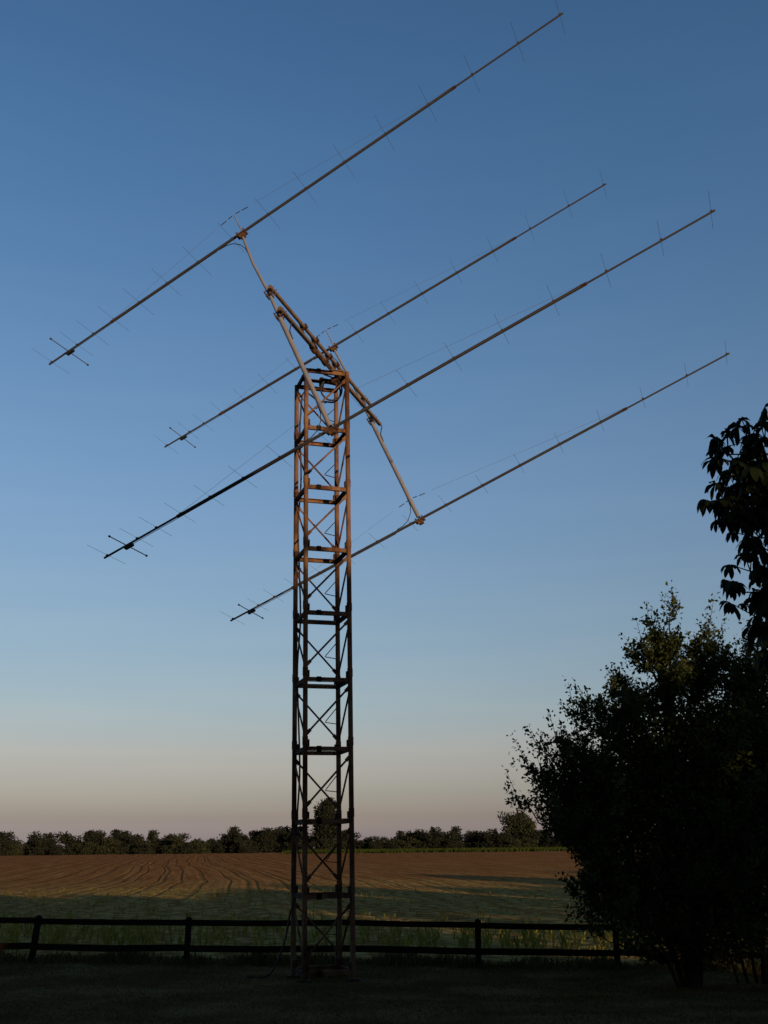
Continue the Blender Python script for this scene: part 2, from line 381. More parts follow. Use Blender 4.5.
# ------------------------------------------------------------------ lattice tower
AX = Vector((-.0099, 0, 1)).normalized()
LEG = {'B': Vector((-1.3213, 17.4679, -.0135)), 'D': Vector((-.5706, 17.7097, -.0061)), 'A': Vector((-1.5631, 18.2187, -.0159)), 'C': Vector((-.8123, 18.4605, -.0085))}
ZT, ST = 10.374, 1.1576
UX = (LEG['D'] - LEG['B']).normalized(); UY = (LEG['A'] - LEG['B']).normalized()
LR = .042
def lp(k, z): return LEG[k] + AX * z
tower_base = Vector((-1.067, 17.964, -.08))
def tower():
    r = empty('lattice_tower', tower_base, 'tall square lattice mast of rusty red steel tubes on the lawn', 'tower')
    O = tower_base
    topz = {'A': ZT + .03, 'B': ZT + .015, 'C': ZT - .005, 'D': ZT + .05}
    for k in 'ABCD':
        m = MB(); m.tube([lp(k, -.35)] + [lp(k, z) for z in np.linspace(0, topz[k], 10)], LR, 12)
        for i in range(1, 9):                                            # coupling sleeves above each ring
            z = ZT - i * ST
            m.tube([lp(k, z + .06), lp(k, z + .2)], LR + .006, 12)
        m.build('leg', M['rust'], r, True, origin=O)
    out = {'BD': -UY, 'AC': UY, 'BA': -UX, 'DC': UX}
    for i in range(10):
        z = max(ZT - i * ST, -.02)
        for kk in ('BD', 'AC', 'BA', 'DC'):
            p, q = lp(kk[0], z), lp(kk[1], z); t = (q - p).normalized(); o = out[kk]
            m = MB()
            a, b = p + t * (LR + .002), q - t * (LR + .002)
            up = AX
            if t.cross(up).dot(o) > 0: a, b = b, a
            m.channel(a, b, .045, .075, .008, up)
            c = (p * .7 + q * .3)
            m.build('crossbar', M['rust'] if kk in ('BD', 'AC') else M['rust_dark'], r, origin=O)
            if kk == 'BD':
                m = MB(); m.bar(c - t * .04 + o * .012, c + t * .04 + o * .012, .014, .095, AX); m.build('bar_clip', M['clip'], r, origin=O)
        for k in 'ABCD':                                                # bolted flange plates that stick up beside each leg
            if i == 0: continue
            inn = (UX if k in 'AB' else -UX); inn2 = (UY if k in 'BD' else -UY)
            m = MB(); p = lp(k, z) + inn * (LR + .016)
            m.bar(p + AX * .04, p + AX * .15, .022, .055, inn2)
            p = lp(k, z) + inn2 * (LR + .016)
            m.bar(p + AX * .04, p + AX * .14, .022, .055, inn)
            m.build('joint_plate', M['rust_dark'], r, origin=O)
    for i in range(9):
        zt = ZT - i * ST - .1; zb = max(ZT - (i + 1) * ST, -.02) + .22
        for (a, b, o) in (('D', 'B', -UY), ('A', 'B', -UX), ('A', 'C', UY), ('D', 'C', UX)):
            p, q = lp(a, zt), lp(b, zb); t = (q - p).normalized()
            off = o * (LR * .2)
            m = MB(); m.tube([p + t * .045 + off, q - t * .045 + off], .017, 8)
            m.bar(p + t * .03 + off, p + t * .13 + off, .012, .06, AX); m.bar(q - t * .13 + off, q - t * .03 + off, .012, .06, AX)
            m.build('brace', M['rust'], r, origin=O)
        z0 = zb + .3                                                     # bent wire climbing step on the far right leg
        c = lp('C', z0); h = -UX * .26 - UY * .08
        m = MB(); m.tube([c + AX * .3, c + AX * .02 + h * .95, c + h, c - AX * .02], .008, 6); m.build('climbing_step', M['rust_dark'], r, origin=O)
    for k in 'ABCD':
        g = lp(k, 0)
        m = MB(); gg = gpt(g.x, g.y); m.bar(gg - Vector((0, 0, .2)), gg + Vector((0, 0, .012)), .24, .24, (0, 1, 0)); m.build('concrete_footing', M['footing'], r, origin=O)
        m = MB(); m.bar(gg + Vector((0, 0, .013)), gg + Vector((0, 0, .028)), .16, .16, (0, 1, 0)); m.build('base_plate', M['rust_dark'], r, origin=O)
    # head: plate across the front top bar, mast stub and rotator box under it
    f0 = lp('B', ZT) * .42 + lp('D', ZT) * .58; b0 = lp('A', ZT) * .5 + lp('C', ZT) * .5
    m = MB(); m.bar(lp('B', ZT + .052) * .42 + lp('D', ZT + .052) * .58 + UY * .02, lp('D', ZT + .052) - UX * .07 + UY * .02, .1, .02, AX); m.build('head_plate', M['copper'], r, origin=O)
    ctr = (lp('A', ZT) + lp('B', ZT) + lp('C', ZT) + lp('D', ZT)) / 4
    m = MB(); m.tube([ctr - AX * .06, ctr + AX * .02], .03, 12); m.build('mast_tube', M['rust'], r, True, origin=O)
    for z in (ZT - .02,):
        pa = (lp('A', z) + lp('B', z)) / 2; pb = (lp('C', z) + lp('D', z)) / 2
        m = MB(); t = (pb - pa).normalized(); c = (pa + pb) / 2
        m.bar(pa + t * .03, c - t * .04, .05, .05, AX); m.bar(c + t * .04, pb - t * .03, .05, .05, AX); m.build('bearing_bar', M['rust_dark'], r, origin=O)
    m = MB(); m.tube([ctr - AX * .13, ctr - AX * .1, ctr + AX * .03, ctr + AX * .06], [.035, .05, .05, .035], 14); m.build('rotator', M['black'], r, True, origin=O)
tower()

def cable_obj(name, pts, rad, label, cat='cable', mat='black'):
    # smooth the path (Catmull-Rom) and make one tube
    P = [Vector(p) for p in pts]; Q = []
    for i in range(len(P) - 1):
        p0 = P[max(i - 1, 0)]; p1 = P[i]; p2 = P[i + 1]; p3 = P[min(i + 2, len(P) - 1)]
        for k in range(6):
            t = k / 6
            Q.append(.5 * ((2 * p1) + (p2 - p0) * t + (2 * p0 - 5 * p1 + 4 * p2 - p3) * t * t + (3 * p1 - p0 - 3 * p2 + p3) * t ** 3))
    Q.append(P[-1])
    return tag(MB().tube(Q, rad, 6).build(name, M[mat], None, True, origin=Q[0]), label, cat)

ctr = (lp('A', ZT) + lp('B', ZT) + lp('C', ZT) + lp('D', ZT)) / 4
c = ctr + UX * .15 - AX * .24 - UY * .16
loop = [ctr + AX * .14 + UX * .05]
for i in range(15):
    a = math.pi / 2 - i * 2 * math.pi / 9
    loop.append(c + UX * (.2 * math.cos(a)) + AX * (.225 * math.sin(a)) + UY * (-.06 + .012 * i))
loop += [lp('A', ZT - .25) * .45 + lp('C', ZT - .25) * .55, lp('A', ZT - .15) + UX * .12 - UY * .1, lp('A', ZT - .6) + UX * .075 - UY * .02, lp('A', ZT - 1.0) + UX * .062 - UY * .02]
loop += [lp('A', ZT - 1.0 - .9 * i) + UX * (.062 + .03 * math.sin(i * 2.1)) - UY * (.03) for i in range(1, 9)]
loop += [lp('A', 1.15) - UX * .0 - UY * .06, lp('A', .8) - UX * .08 - UY * .06, lp('A', .4) - UX * .17 - UY * .08, gpt(-1.93, 18.1, .05), gpt(-2.3, 18.1, .02)]
cable_obj('coax_cable', loop, .017, 'black coax cable coiled under the mast head and run down its left leg')

# ------------------------------------------------------------------ H frame that carries the four antennas
C0 = Vector((-.9392, 17.8608, 10.2989)); EV = Vector((.3397, .9397, -.0392)).normalized()
VV = Vector((-.3651, .1702, .9153)).normalized(); BV = Vector((.8668, -.2966, .4009)).normalized(); LC = 4.4748
YAGI = [((-2.5448, 16.2196, 12.5043), (.847, -.3194, .425), (.3645, .9308, -.0268)),
        ((-1.0848, 20.3649, 12.3242), (.867, -.2872, .4072), (.3322, .9422, -.0427)),
        ((-.8372, 15.3134, 8.2466), (.8699, -.3027, .3893), (.3434, .9384, -.0375)),
        ((.7083, 19.5756, 8.0633), (.8751, -.2847, .3913), (.3271, .9439, -.0448))]
def hframe():
    O = C0
    r = empty('antenna_frame', O, 'tilted frame of two brown beams and two grey uprights on the mast top', 'antenna mount')
    off = BV * .095
    for t, rad in ((.72, .036), (.2, .042)):
        p = C0 + VV * t + off - EV * (LC / 2 + .16); q = C0 + VV * t + off + EV * (LC / 2 + .3)
        m = MB(); m.tube([p, p * .55 + q * .45, q], rad, 12); m.build('crossbeam', M['beam'], r, True, origin=O)
    for sgn, ia, ib in ((-1, 0, 2), (1, 1, 3)):
        top = Vector(YAGI[ia][0]); bot = Vector(YAGI[ib][0])
        bt = Vector(YAGI[ia][1]); bb = Vector(YAGI[ib][1])
        mid1 = C0 + EV * (sgn * LC / 2) + VV * .78; mid2 = C0 + EV * (sgn * LC / 2) + VV * .1
        tp = top - VV * .055; bp = bot + VV * .055
        m = MB(); bow = -BV * .035 if sgn < 0 else BV * .0
        m.tube([mid2, mid1, (tp * .5 + mid1 * .5) + bow, tp], [.03, .029, .025, .023], 10); m.build('upper_upright', M['galv'], r, True, origin=O)
        m = MB(); m.tube([mid2 + VV * .04, (mid2 * .5 + bp * .5), bp], [.043, .042, .04], 12); m.build('lower_upright', M['galv'], r, True, origin=O)
        for t in (.72, .2):                                              # clamp where beam and upright cross
            c = C0 + EV * (sgn * LC / 2) + VV * t
            m = MB(); m.bar(c + BV * .034 - VV * .07, c + BV * .034 + VV * .07, .16, .018, BV)
            for a in (-1, 1):
                m.tube([c + EV * .055 * a - BV * .06 + VV * .045, c + EV * .055 * a + BV * .15 + VV * .045], .007, 6)
                m.tube([c + EV * .055 * a - BV * .06 - VV * .045, c + EV * .055 * a + BV * .15 - VV * .045], .007, 6)
            m.bar(c - BV * .055 - EV * .075, c - BV * .055 + EV * .075, .12, .012, BV)
            m.build('clamp', M['copper'], r, origin=O)
    # plates that tie the two beams together either side of the mast, and the elevation actuator below
    for a in (-.95, -.42, .25, .6):
        c = C0 + off + EV * a
        m = MB(); m.bar(c + VV * .12 - BV * .055, c + VV * .8 - BV * .055, .1, .014, BV)
        for t in (.2, .72): m.tube([c + VV * t - BV * .07, c + VV * t + BV * .06], .05, 8)
        m.build('tie_plate', M['rust_dark'], r, origin=O)
    m = MB(); p = C0 + off + EV * -1.02 + VV * .07; q = C0 + off + EV * -.1 + VV * .04
    m.tube([p, p * .45 + q * .55], .034, 10); m.tube([p * .46 + q * .54, q], .02, 10); m.ball(p, .055)
    m.build('tilt_actuator', M['rust_dark'], r, True, origin=O)
    m = MB(); p = C0 + off - BV * .05
    m.bar(p - VV * .02 - EV * .08, p - VV * .02 + EV * .08, .12, .1, VV); m.tube([p - VV * .08 - EV * .0, Vector((-1.067 - .0099 * ZT, 17.964, ZT - .0))], .05, 10)
    m.build('pivot_block', M['rust_dark'], r, origin=O)
    # feed harness strapped under the beams: part of the frame
    m = MB(); pts = []
    for i in range(13):
        s = -LC / 2 + i * LC / 12
        pts.append(C0 + off + EV * s + VV * (.14 - .035 * abs(math.sin(i * 1.3))) + BV * .02)
    m.tube(pts, .011, 6); m.build('harness_cable', M['black'], r, True, origin=O)
    for sgn, t0 in ((-1, .1), (1, .12)):
        c = C0 + EV * (sgn * LC / 2)
        m = MB(); m.tube([c + off + VV * .14, c + VV * -.05 + BV * .16, c - VV * .2 + BV * .06, c - VV * .38 + BV * .05], .011, 6); m.build('harness_cable', M['black'], r, True, origin=O)
hframe()

# ------------------------------------------------------------------ the four long yagis
RA, FB, EL = 4.4239, 6.7096, 1.075
POS = [-4.3905, -3.97, -3.78, -3.395, -2.907, -2.323, -1.674, -.968, -.2, .6, 1.42, 2.26, 3.126, 4.023, 4.927, 5.851, 6.68]
def make_yagi():
    r = empty('yagi_antenna', (0, 0, 0), 'x', 'antenna', 'long yagi antennas on the tilted frame')
    m = MB(); m.tube([(-RA - .03, 0, 0), (-2.93, 0, 0)], .0185, 10); m.tube([(-2.93, 0, 0), (4.52, 0, 0)], .0265, 12); m.tube([(4.52, 0, 0), (FB + .02, 0, 0)], .0165, 10)
    m.build('boom', M['alu'], r, True)
    for i, t in enumerate(POS):
        if i == 1: continue
        L = EL * (1.04 if i == 0 else .94 - .0022 * i) / 2
        m = MB(); m.tube([(t, -L, .031), (t, L, .031)], .0024, 6); m.bar((t - .02, 0, .024), (t + .02, 0, .024), .03, .016)
        m.build('director' if i else 'reflector', M['rod'], r)
    t = POS[1]; L = EL / 2
    d = MB().tube([(t, -L, -.035), (t, L, -.035)], .0085, 8).build('driven_element', M['rod'], r)
    for s in (-1, 1): MB().ball((t, s * (L + .01), -.035), .02, (1, 1.4, 1)).build('end_cap', M['black'], d, True)
    MB().bar((t - .07, 0, -.04), (t + .09, 0, -.04), .07, .045).build('balun_box', M['black'], r)
    # strut above the clamp and the wire that props the boom
    m = MB(); m.tube([(.02, .04, 0), (.02, .04, .52)], .011, 8); m.build('strut', M['galv'], r)
    m = MB(); m.tube([(-2.93, .0, .03), (-.42, .03, .452)], .0021, 5); m.tube([(4.55, .0, .03), (.46, .03, .468)], .0021, 5)
    m.build('stay_wire', M['wire'], r)
    for s in (-1, 1):
        m = MB(); h = .52
        for a, b in ((.04, .13), (.17, .3)): m.tube([(.02 + s * a, .04, h - a * .15), (.02 + s * b, .035, h - b * .15)], .008, 6)
        m.build('turnbuckle', M['rust_dark'], r)
    for t in (-2.93, 4.53): MB().tube([(t - .05, 0, 0), (t + .05, 0, 0)], .0285, 10).build('boom_joint', M['rust_dark'], r)
    m = MB(); m.bar((-.1, 0, -.037), (.1, 0, -.037), .15, .014)
    for s in (-1, 1):
        for q in (-1, 1): m.tube([(s * .07, q * .036, -.055), (s * .07, q * .036, .04)], .007, 6)
        m.bar((s * .07, -.045, .038), (s * .07, .045, .038), .03, .012)
    m.bar((-.05, 0, -.075), (.05, 0, -.075), .1, .06)
    m.build('boom_clamp', M['copper'], r)
    return r
def feed_cable(r, s):
    """s = -1: the upright runs down from the boom, +1: it runs up"""
    m = MB(); m.tube([(-.5, 0, s * .036), (-.36, 0, s * .045), (-.22, -.0, s * .1), (-.11, -.0, s * .22), (-.055, 0, s * .36), (-.045, 0, s * .6)], .0075, 6)
    m.tube([(POS[1], 0, -.036), (-.55, 0, -.036)], .005, 6)
    m.build('feed_cable', M['black'], r, True)
YL = ['highest long yagi antenna, its boom clear of the mast at upper left', 'thinner far yagi antenna whose left half passes behind the mast top',
      'long yagi antenna that crosses in front of the mast, nearest of the four', 'lowest yagi antenna, passing behind the mast to the foot of the far upright']
proto = None
yagis = []
for (p, b, e), lab in zip(YAGI, YL):
    b = Vector(b).normalized(); e = Vector(e); e = (e - b * e.dot(b)).normalized(); v = b.cross(e).normalized()
    if proto is None: proto = make_yagi(); o = proto
    else: o = copy_tree(proto)
    mat = Matrix((b, e, v)).transposed()
    o.location = p; o.rotation_euler = mat.to_euler(); o['label'] = lab; yagis.append(o)
for i, o in enumerate(yagis): feed_cable(o, -1 if i < 2 else 1)

# ------------------------------------------------------------------ foliage
def rand_unit(n):
    v = rng.normal(size=(n, 3)); return v / np.linalg.norm(v, axis=1, keepdims=True)

def leaf_quads(P, size, droop=.2, updir=None, aspect=.6):
    """kite shaped leaves folded along the midrib; P (n,3) leaf bases"""
    n = len(P); d = rand_unit(n); d[:, 2] -= droop
    if updir is not None: d = d + updir
    d /= np.linalg.norm(d, axis=1, keepdims=True)
    s = np.cross(d, rand_unit(n)); s /= np.linalg.norm(s, axis=1, keepdims=True) + 1e-9
    nn = np.cross(d, s); L = (size * rng.uniform(.65, 1.3, n))[:, None]; w = L * aspect * .5
    V = np.empty((n, 4, 3)); V[:, 0] = P; V[:, 1] = P + d * L * .5 + s * w + nn * w * .3; V[:, 2] = P + d * L; V[:, 3] = P + d * L * .5 - s * w + nn * w * .3
    return V.reshape(-1, 3)

def curve(a, b, bow, k=7, wob=.0):
    a = np.array(a, float); b = np.array(b, float); t = np.linspace(0, 1, k)[:, None]
    c = a + (b - a) * t + np.array(bow) * (4 * t * (1 - t)) * .5
    if wob: c[1:-1] += rng.normal(0, wob, (k - 2, 3))
    return c

def leafy_tree(name, label, cat, base, stems, targets, leafm, size, per_twig, twigs, spread, trunk_r=.09, group=None, fill=None):
    """stems: trunk polylines (local); targets: limb tips (local) with a weight"""
    r = empty(name, base, label, cat, group)
    tm = MB(); ends = []
    for s, rad in stems:
        s = np.array(s, float); rr = list(np.linspace(rad, rad * .45, len(s))); tm.tube(s, rr, 9); ends.append(s)
    tm.build('trunk', M['bark'], r, True)
    allp = np.concatenate(ends)
    bm_ = MB(); Ps = []; Us = []
    for tg, wt in targets:
        tg = np.array(tg, float)
        d = np.linalg.norm(allp - tg, axis=1) + 1.2 * np.clip(allp[:, 2] - tg[2] + .5, 0, 9)
        a = allp[np.argmin(d)]
        ln = np.linalg.norm(tg - a) + .01
        c = curve(a, tg, (0, 0, -.12 * ln + rng.normal(0, .05)), 8, .03)
        bm_.tube(c, list(np.linspace(.028, .006, 8)), 6)
        out = (tg - a) / ln
        nt_ = int(twigs * wt)
        for k in range(nt_):
            u = rng.uniform(.3, 1.0) ** .8; i = min(int(u * 7), 6); f = u * 7 - i
            p0 = c[i] * (1 - f) + c[min(i + 1, 7)] * f
            dd = out * .5 + rand_unit(1)[0] * .75 + np.array([0, 0, .45]); dd /= np.linalg.norm(dd)
            tl = spread * rng.uniform(.35, 1.15) * (1.15 - .5 * u)
            p1 = p0 + dd * tl
            if rng.random() < .6: bm_.tube([p0, (p0 + p1) / 2 + rng.normal(0, .02, 3), p1], [.007, .005, .002], 4, False)
            m_ = max(3, int(per_twig * rng.uniform(.6, 1.3)))
            tt = rng.uniform(.15, 1.03, m_)[:, None]
            Ps.append(p0 + (p1 - p0) * tt + rng.normal(0, .045, (m_, 3)) * spread * 1.6); Us.append(np.repeat(dd[None], m_, 0))
        # long leading shoot
        sh = tg + out * rng.uniform(.05, .28) + np.array([0, 0, rng.uniform(.02, .2) + (rng.uniform(0, .4) if tg[2] > 2.6 else 0)])
        bm_.tube([tg, sh], [.006, .002], 4, False); m_ = int(per_twig)
        tt = rng.uniform(0, 1.05, m_)[:, None]; Ps.append(tg + (sh - tg) * tt + rng.normal(0, .04, (m_, 3))); Us.append(np.repeat(out[None], m_, 0))
    if fill:
        for c, rad, n in fill:
            q = rand_unit(n) * (rng.random(n) ** .45)[:, None] * np.array(rad); Ps.append(np.array(c) + q); Us.append(np.zeros((n, 3)))
    bm_.build('branches', M['bark'], r, True)
    P = np.concatenate(Ps); U = np.concatenate(Us)
    keep = P[:, 2] > .12; P, U = P[keep], U[keep]
    V = leaf_quads(P, size, .15, U * .6)
    np_mesh('crown', V, np.arange(len(V)).reshape(-1, 4), leafm, r)
    return r

# big many-stemmed pear tree, right of the mast, in front of the fence
bx, by = 4.55, 16.9
base = gpt(bx, by); bz = base.z
def loc(x, z, y=None): return (x - bx, (rng.normal(0, .9) if y is None else y), z - bz)
edge = [((4.86, 5.62), .7), ((4.55, 5.15), 1), ((4.3, 5.22), .8), ((5.08, 5.0), 1), ((4.12, 4.75), 1), ((5.45, 4.95), .9), ((3.75, 4.25), 1.1), ((3.3, 4.05), 1),
        ((2.95, 3.75), 1), ((2.65, 3.42), .9), ((2.42, 3.3), .8), ((2.3, 3.02), .9), ((2.55, 2.85), 1.), ((2.1, 2.5), .9), ((2.38, 2.3), .9), ((2.75, 2.0), 1), ((3.1, 1.58), 1),
        ((3.02, 1.3), .7), ((3.2, 1.0), .6), ((3.35, .62), .5), ((3.08, .58), .3), ((3.6, .4), .5), ((5.25, 4.7), 1), ((5.65, 4.75), 1), ((4.75, 4.9), 1), ((4.45, 4.8), 1), ((3.95, 4.4), 1), ((3.5, 3.9), 1), ((3.15, 3.75), 1), ((2.85, 3.4), 1), ((3.3, 3.45), 1), ((2.95, 3.0), 1), ((3.5, 3.2), 1), ((2.9, 3.2), 1), ((2.8, 2.7), 1), ((3.2, 2.2), 1), ((2.85, 1.2), .7), ((3.1, .8), .6), ((5.9, 4.6), 1), ((6.2, 4.0), 1), ((6.3, 3.2), 1), ((6.2, 2.3), 1), ((5.9, 1.5), .8)]
T = [(loc(x, z, rng.normal(0, .55)), w) for (x, z), w in edge]
for i in range(80):                                                     # inside the outline
    z = rng.uniform(.7, 5.0); half = np.interp(z, [.4, 1.5, 2.4, 3.4, 4.2, 5.2], [1.1, 1.6, 2.25, 2.0, 1.2, .45])
    u = rng.uniform(-1, 1); T.append((loc(bx + .05 + u * half * .92, z, rng.normal(0, 1.0)), 1.0))
stems = []
for dx, dy, h, rad in ((0, 0, 4.6, .085), (-.25, .1, 3.6, .06), (.3, -.1, 4.2, .06), (-.75, .2, 2.6, .045), (.7, .2, 3.5, .05), (-1.2, -.1, 1.9, .03)):
    stems.append(([(dx * .15, dy * .2, -.1), (dx * .3, dy * .4, h * .2), (dx * .7, dy * .8, h * .45), (dx, dy, h * .7), (dx * 1.15, dy, h * .9), (dx * 1.2, dy, h)], rad))
fill = [((.1, .1, 2.4), (1.7, 1.1, 1.5), 20000), ((.3, .2, 2.6), (1.3, .9, 1.4), 9000), ((-.6, 0, 3.0), (.9, .6, .7), 6000), ((1.1, 0, 3.2), (.9, .8, 1.2), 9000), ((.2, 0, 1.1), (1.3, 1.0, .85), 13000), ((.25, .1, 3.7), (1.0, .8, 1.0), 9000), ((-1.15, 0, 2.55), (.85, .7, .65), 5000), ((-1.75, 0, 2.8), (.55, .5, .6), 3200), ((-1.0, 0, 1.5), (.5, .6, .6), 2500), ((1.4, 0, 2.4), (.9, .9, 1.6), 8000)]
leafy_tree('pear_tree', 'broad dark bushy tree with ragged upright shoots at the right end of the fence', 'tree', base, stems, T, M['leaf_shrub'], .066, 26, 19, .48, fill=fill)

# hazel behind it at the right edge, thin leaning stems at its foot
hx, hy = 5.75, 17.7; base = gpt(hx, hy)
T = []
for i in range(60):
    z = rng.uniform(1.2, 5.3); half = np.interp(z, [1., 2.5, 4., 5.4], [1.3, 1.7, 1.3, .4])
    T.append(((.75 + rng.uniform(-1, 1) * half, rng.normal(0, .8), z), 1.))
T += [((.6, .1, 5.45), .8), ((.35, 0, 5.0), .8), ((.8, -.1, 5.2), .8), ((1.2, .1, 5.5), 1)]
stems = []
for (x0, y0), (x1, y1), h, rad in (((-.1, 0), (-.75, .1), 2.6, .028), ((.05, .05), (-.3, -.1), 3.2, .03), ((.1, -.1), (.5, 0), 4.2, .04), ((.2, 0), (1.1, .1), 4., .04), ((.3, .1), (1.5, -.1), 3.4, .035), ((-.25, -.05), (-.9, -.25), 1.8, .02)):
    stems.append(([(x0, y0, -.1), (x0 * .8 + x1 * .2, y0, h * .25), (x0 * .45 + x1 * .55, y1, h * .55), (x1, y1, h * .85), (x1 * 1.05, y1, h)], rad))
leafy_tree('hazel_tree', 'tall leafy hazel on thin leaning stems at the right edge behind the bushy tree', 'tree', base, stems, T, M['leaf_hazel'], .075, 22, 15, .5,
           fill=[((.8, .1, 2.6), (1.4, .9, 1.3), 12000), ((.8, 0, 4.0), (1.0, .7, .9), 7000)])

# overhanging horse chestnut: the trunk stands outside the frame on the right
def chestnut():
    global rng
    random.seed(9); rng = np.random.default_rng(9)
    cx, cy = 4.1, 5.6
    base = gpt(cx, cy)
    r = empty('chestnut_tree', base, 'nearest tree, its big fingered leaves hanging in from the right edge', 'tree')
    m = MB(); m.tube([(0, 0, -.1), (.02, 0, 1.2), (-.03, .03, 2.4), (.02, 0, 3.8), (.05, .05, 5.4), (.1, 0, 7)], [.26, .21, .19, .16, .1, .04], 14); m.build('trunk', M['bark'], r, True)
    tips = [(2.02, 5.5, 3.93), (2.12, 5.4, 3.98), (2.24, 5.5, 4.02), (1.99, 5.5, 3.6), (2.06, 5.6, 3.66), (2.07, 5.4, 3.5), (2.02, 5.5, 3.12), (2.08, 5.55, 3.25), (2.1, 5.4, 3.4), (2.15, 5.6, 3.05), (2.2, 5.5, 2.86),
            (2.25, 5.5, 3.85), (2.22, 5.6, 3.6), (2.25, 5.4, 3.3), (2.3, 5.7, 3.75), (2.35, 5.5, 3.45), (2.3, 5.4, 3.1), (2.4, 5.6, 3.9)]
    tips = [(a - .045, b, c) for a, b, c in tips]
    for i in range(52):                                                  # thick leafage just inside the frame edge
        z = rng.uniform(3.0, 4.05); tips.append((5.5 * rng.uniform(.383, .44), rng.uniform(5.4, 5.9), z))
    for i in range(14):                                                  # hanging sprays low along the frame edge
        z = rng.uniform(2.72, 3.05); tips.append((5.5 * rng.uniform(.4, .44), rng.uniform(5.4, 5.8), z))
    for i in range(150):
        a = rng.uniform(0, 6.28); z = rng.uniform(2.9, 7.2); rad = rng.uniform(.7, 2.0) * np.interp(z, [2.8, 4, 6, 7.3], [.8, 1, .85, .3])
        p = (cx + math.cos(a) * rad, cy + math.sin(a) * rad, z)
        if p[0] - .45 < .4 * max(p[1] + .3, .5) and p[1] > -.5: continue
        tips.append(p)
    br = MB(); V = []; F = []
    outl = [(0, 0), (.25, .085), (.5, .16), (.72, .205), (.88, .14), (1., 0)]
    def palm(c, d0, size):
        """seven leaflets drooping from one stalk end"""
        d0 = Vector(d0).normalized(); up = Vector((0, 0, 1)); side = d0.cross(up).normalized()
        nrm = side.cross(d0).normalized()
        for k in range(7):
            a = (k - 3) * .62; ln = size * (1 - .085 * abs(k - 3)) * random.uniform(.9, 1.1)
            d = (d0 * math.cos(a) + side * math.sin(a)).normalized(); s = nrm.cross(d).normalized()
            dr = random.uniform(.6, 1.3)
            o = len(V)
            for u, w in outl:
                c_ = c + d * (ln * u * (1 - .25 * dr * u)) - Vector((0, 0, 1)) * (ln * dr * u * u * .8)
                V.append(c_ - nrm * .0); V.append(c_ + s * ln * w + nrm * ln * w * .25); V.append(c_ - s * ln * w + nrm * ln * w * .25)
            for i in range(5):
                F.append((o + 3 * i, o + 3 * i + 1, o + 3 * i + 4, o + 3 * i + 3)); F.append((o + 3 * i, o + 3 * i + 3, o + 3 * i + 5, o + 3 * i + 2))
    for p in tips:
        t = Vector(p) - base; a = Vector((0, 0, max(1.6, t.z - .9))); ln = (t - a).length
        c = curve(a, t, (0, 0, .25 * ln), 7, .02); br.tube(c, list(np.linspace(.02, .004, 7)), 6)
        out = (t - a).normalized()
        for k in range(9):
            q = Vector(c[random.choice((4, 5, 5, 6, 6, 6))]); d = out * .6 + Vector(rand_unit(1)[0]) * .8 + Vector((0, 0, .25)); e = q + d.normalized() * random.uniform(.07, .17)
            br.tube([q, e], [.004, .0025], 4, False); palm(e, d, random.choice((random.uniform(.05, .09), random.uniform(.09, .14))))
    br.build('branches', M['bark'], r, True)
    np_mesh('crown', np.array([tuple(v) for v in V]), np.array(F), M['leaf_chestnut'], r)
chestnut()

# ------------------------------------------------------------------ the far row of trees beyond the field
GF = 'trees in the far row beyond the field'
def far_tree(kind, w, h, n, sparse=False, mat='leaf_far', leaf=.5, thin=1., body=False):
    o = bpy.data.objects.new(kind, None); col.objects.link(o); o.empty_display_size = .5
    m = MB(); m.tube([(0, 0, -.3), (.1, 0, h * .3), (0, .1, h * .6), (.05, 0, h * .85)], [.22, .17, .11, .03], 7)
    for i in range(7):
        a = i * 2.4; z = h * (.25 + .07 * i); L = w * .33
        m.tube([(0, 0, z), (math.cos(a) * L * .6, math.sin(a) * L * .6, z + h * .1), (math.cos(a) * L, math.sin(a) * L, z + h * .2)], [.07, .05, .015], 5)
    m.build('trunk', M['bark'], o, True)
    Ps = []; nl = 16
    for i in range(nl):
        z = rng.uniform(.16, .86); rr = w / 2 * (math.sqrt(max(0, 1 - (1.55 * (z - .42)) ** 2)) * .95 + .05); a = rng.uniform(0, 6.28); u = rng.uniform(.2, .8)
        c = np.array([math.cos(a) * rr * u, math.sin(a) * rr * u, z * h]); k = n // nl
        q = rand_unit(k) * (rng.random(k) ** .4)[:, None] * np.array([w * .24, w * .24, h * .17]) * rng.uniform(.6, 1.2)
        Ps.append(c + q)
    P = np.concatenate(Ps); P = P[(P[:, 2] > .05) & (P[:, 2] < h)]
    if body:                                                             # one full rounded crown
        q = rand_unit(n) * (rng.random(n) ** .4)[:, None] * np.array([w * .43, w * .43, h * .4]) + np.array([0, 0, h * .57])
        q = q * (1 + .06 * np.sin(q[:, [1, 2, 0]] * 1.3)); P = np.concatenate([P, q])
    if not sparse:                                                       # skirt of low growth down to the ground
        k = n // 4; a = rng.uniform(0, 6.28, k); rad = np.sqrt(rng.random(k)) * w * .55
        P = np.concatenate([P, np.stack([np.cos(a) * rad, np.sin(a) * rad, rng.random(k) * h * .42], 1)])
    if thin < 1: P = P[(P[:, 2] < 4.8) | (P[:, 2] > 9.2 + .5 * np.sin(P[:, 0] * 1.7 + h * 9)) | (rng.random(len(P)) < thin)]
    V = leaf_quads(P, leaf, .0, None, .8)
    np_mesh('crown', V, np.arange(len(V)).reshape(-1, 4), M[mat], o)
    return o
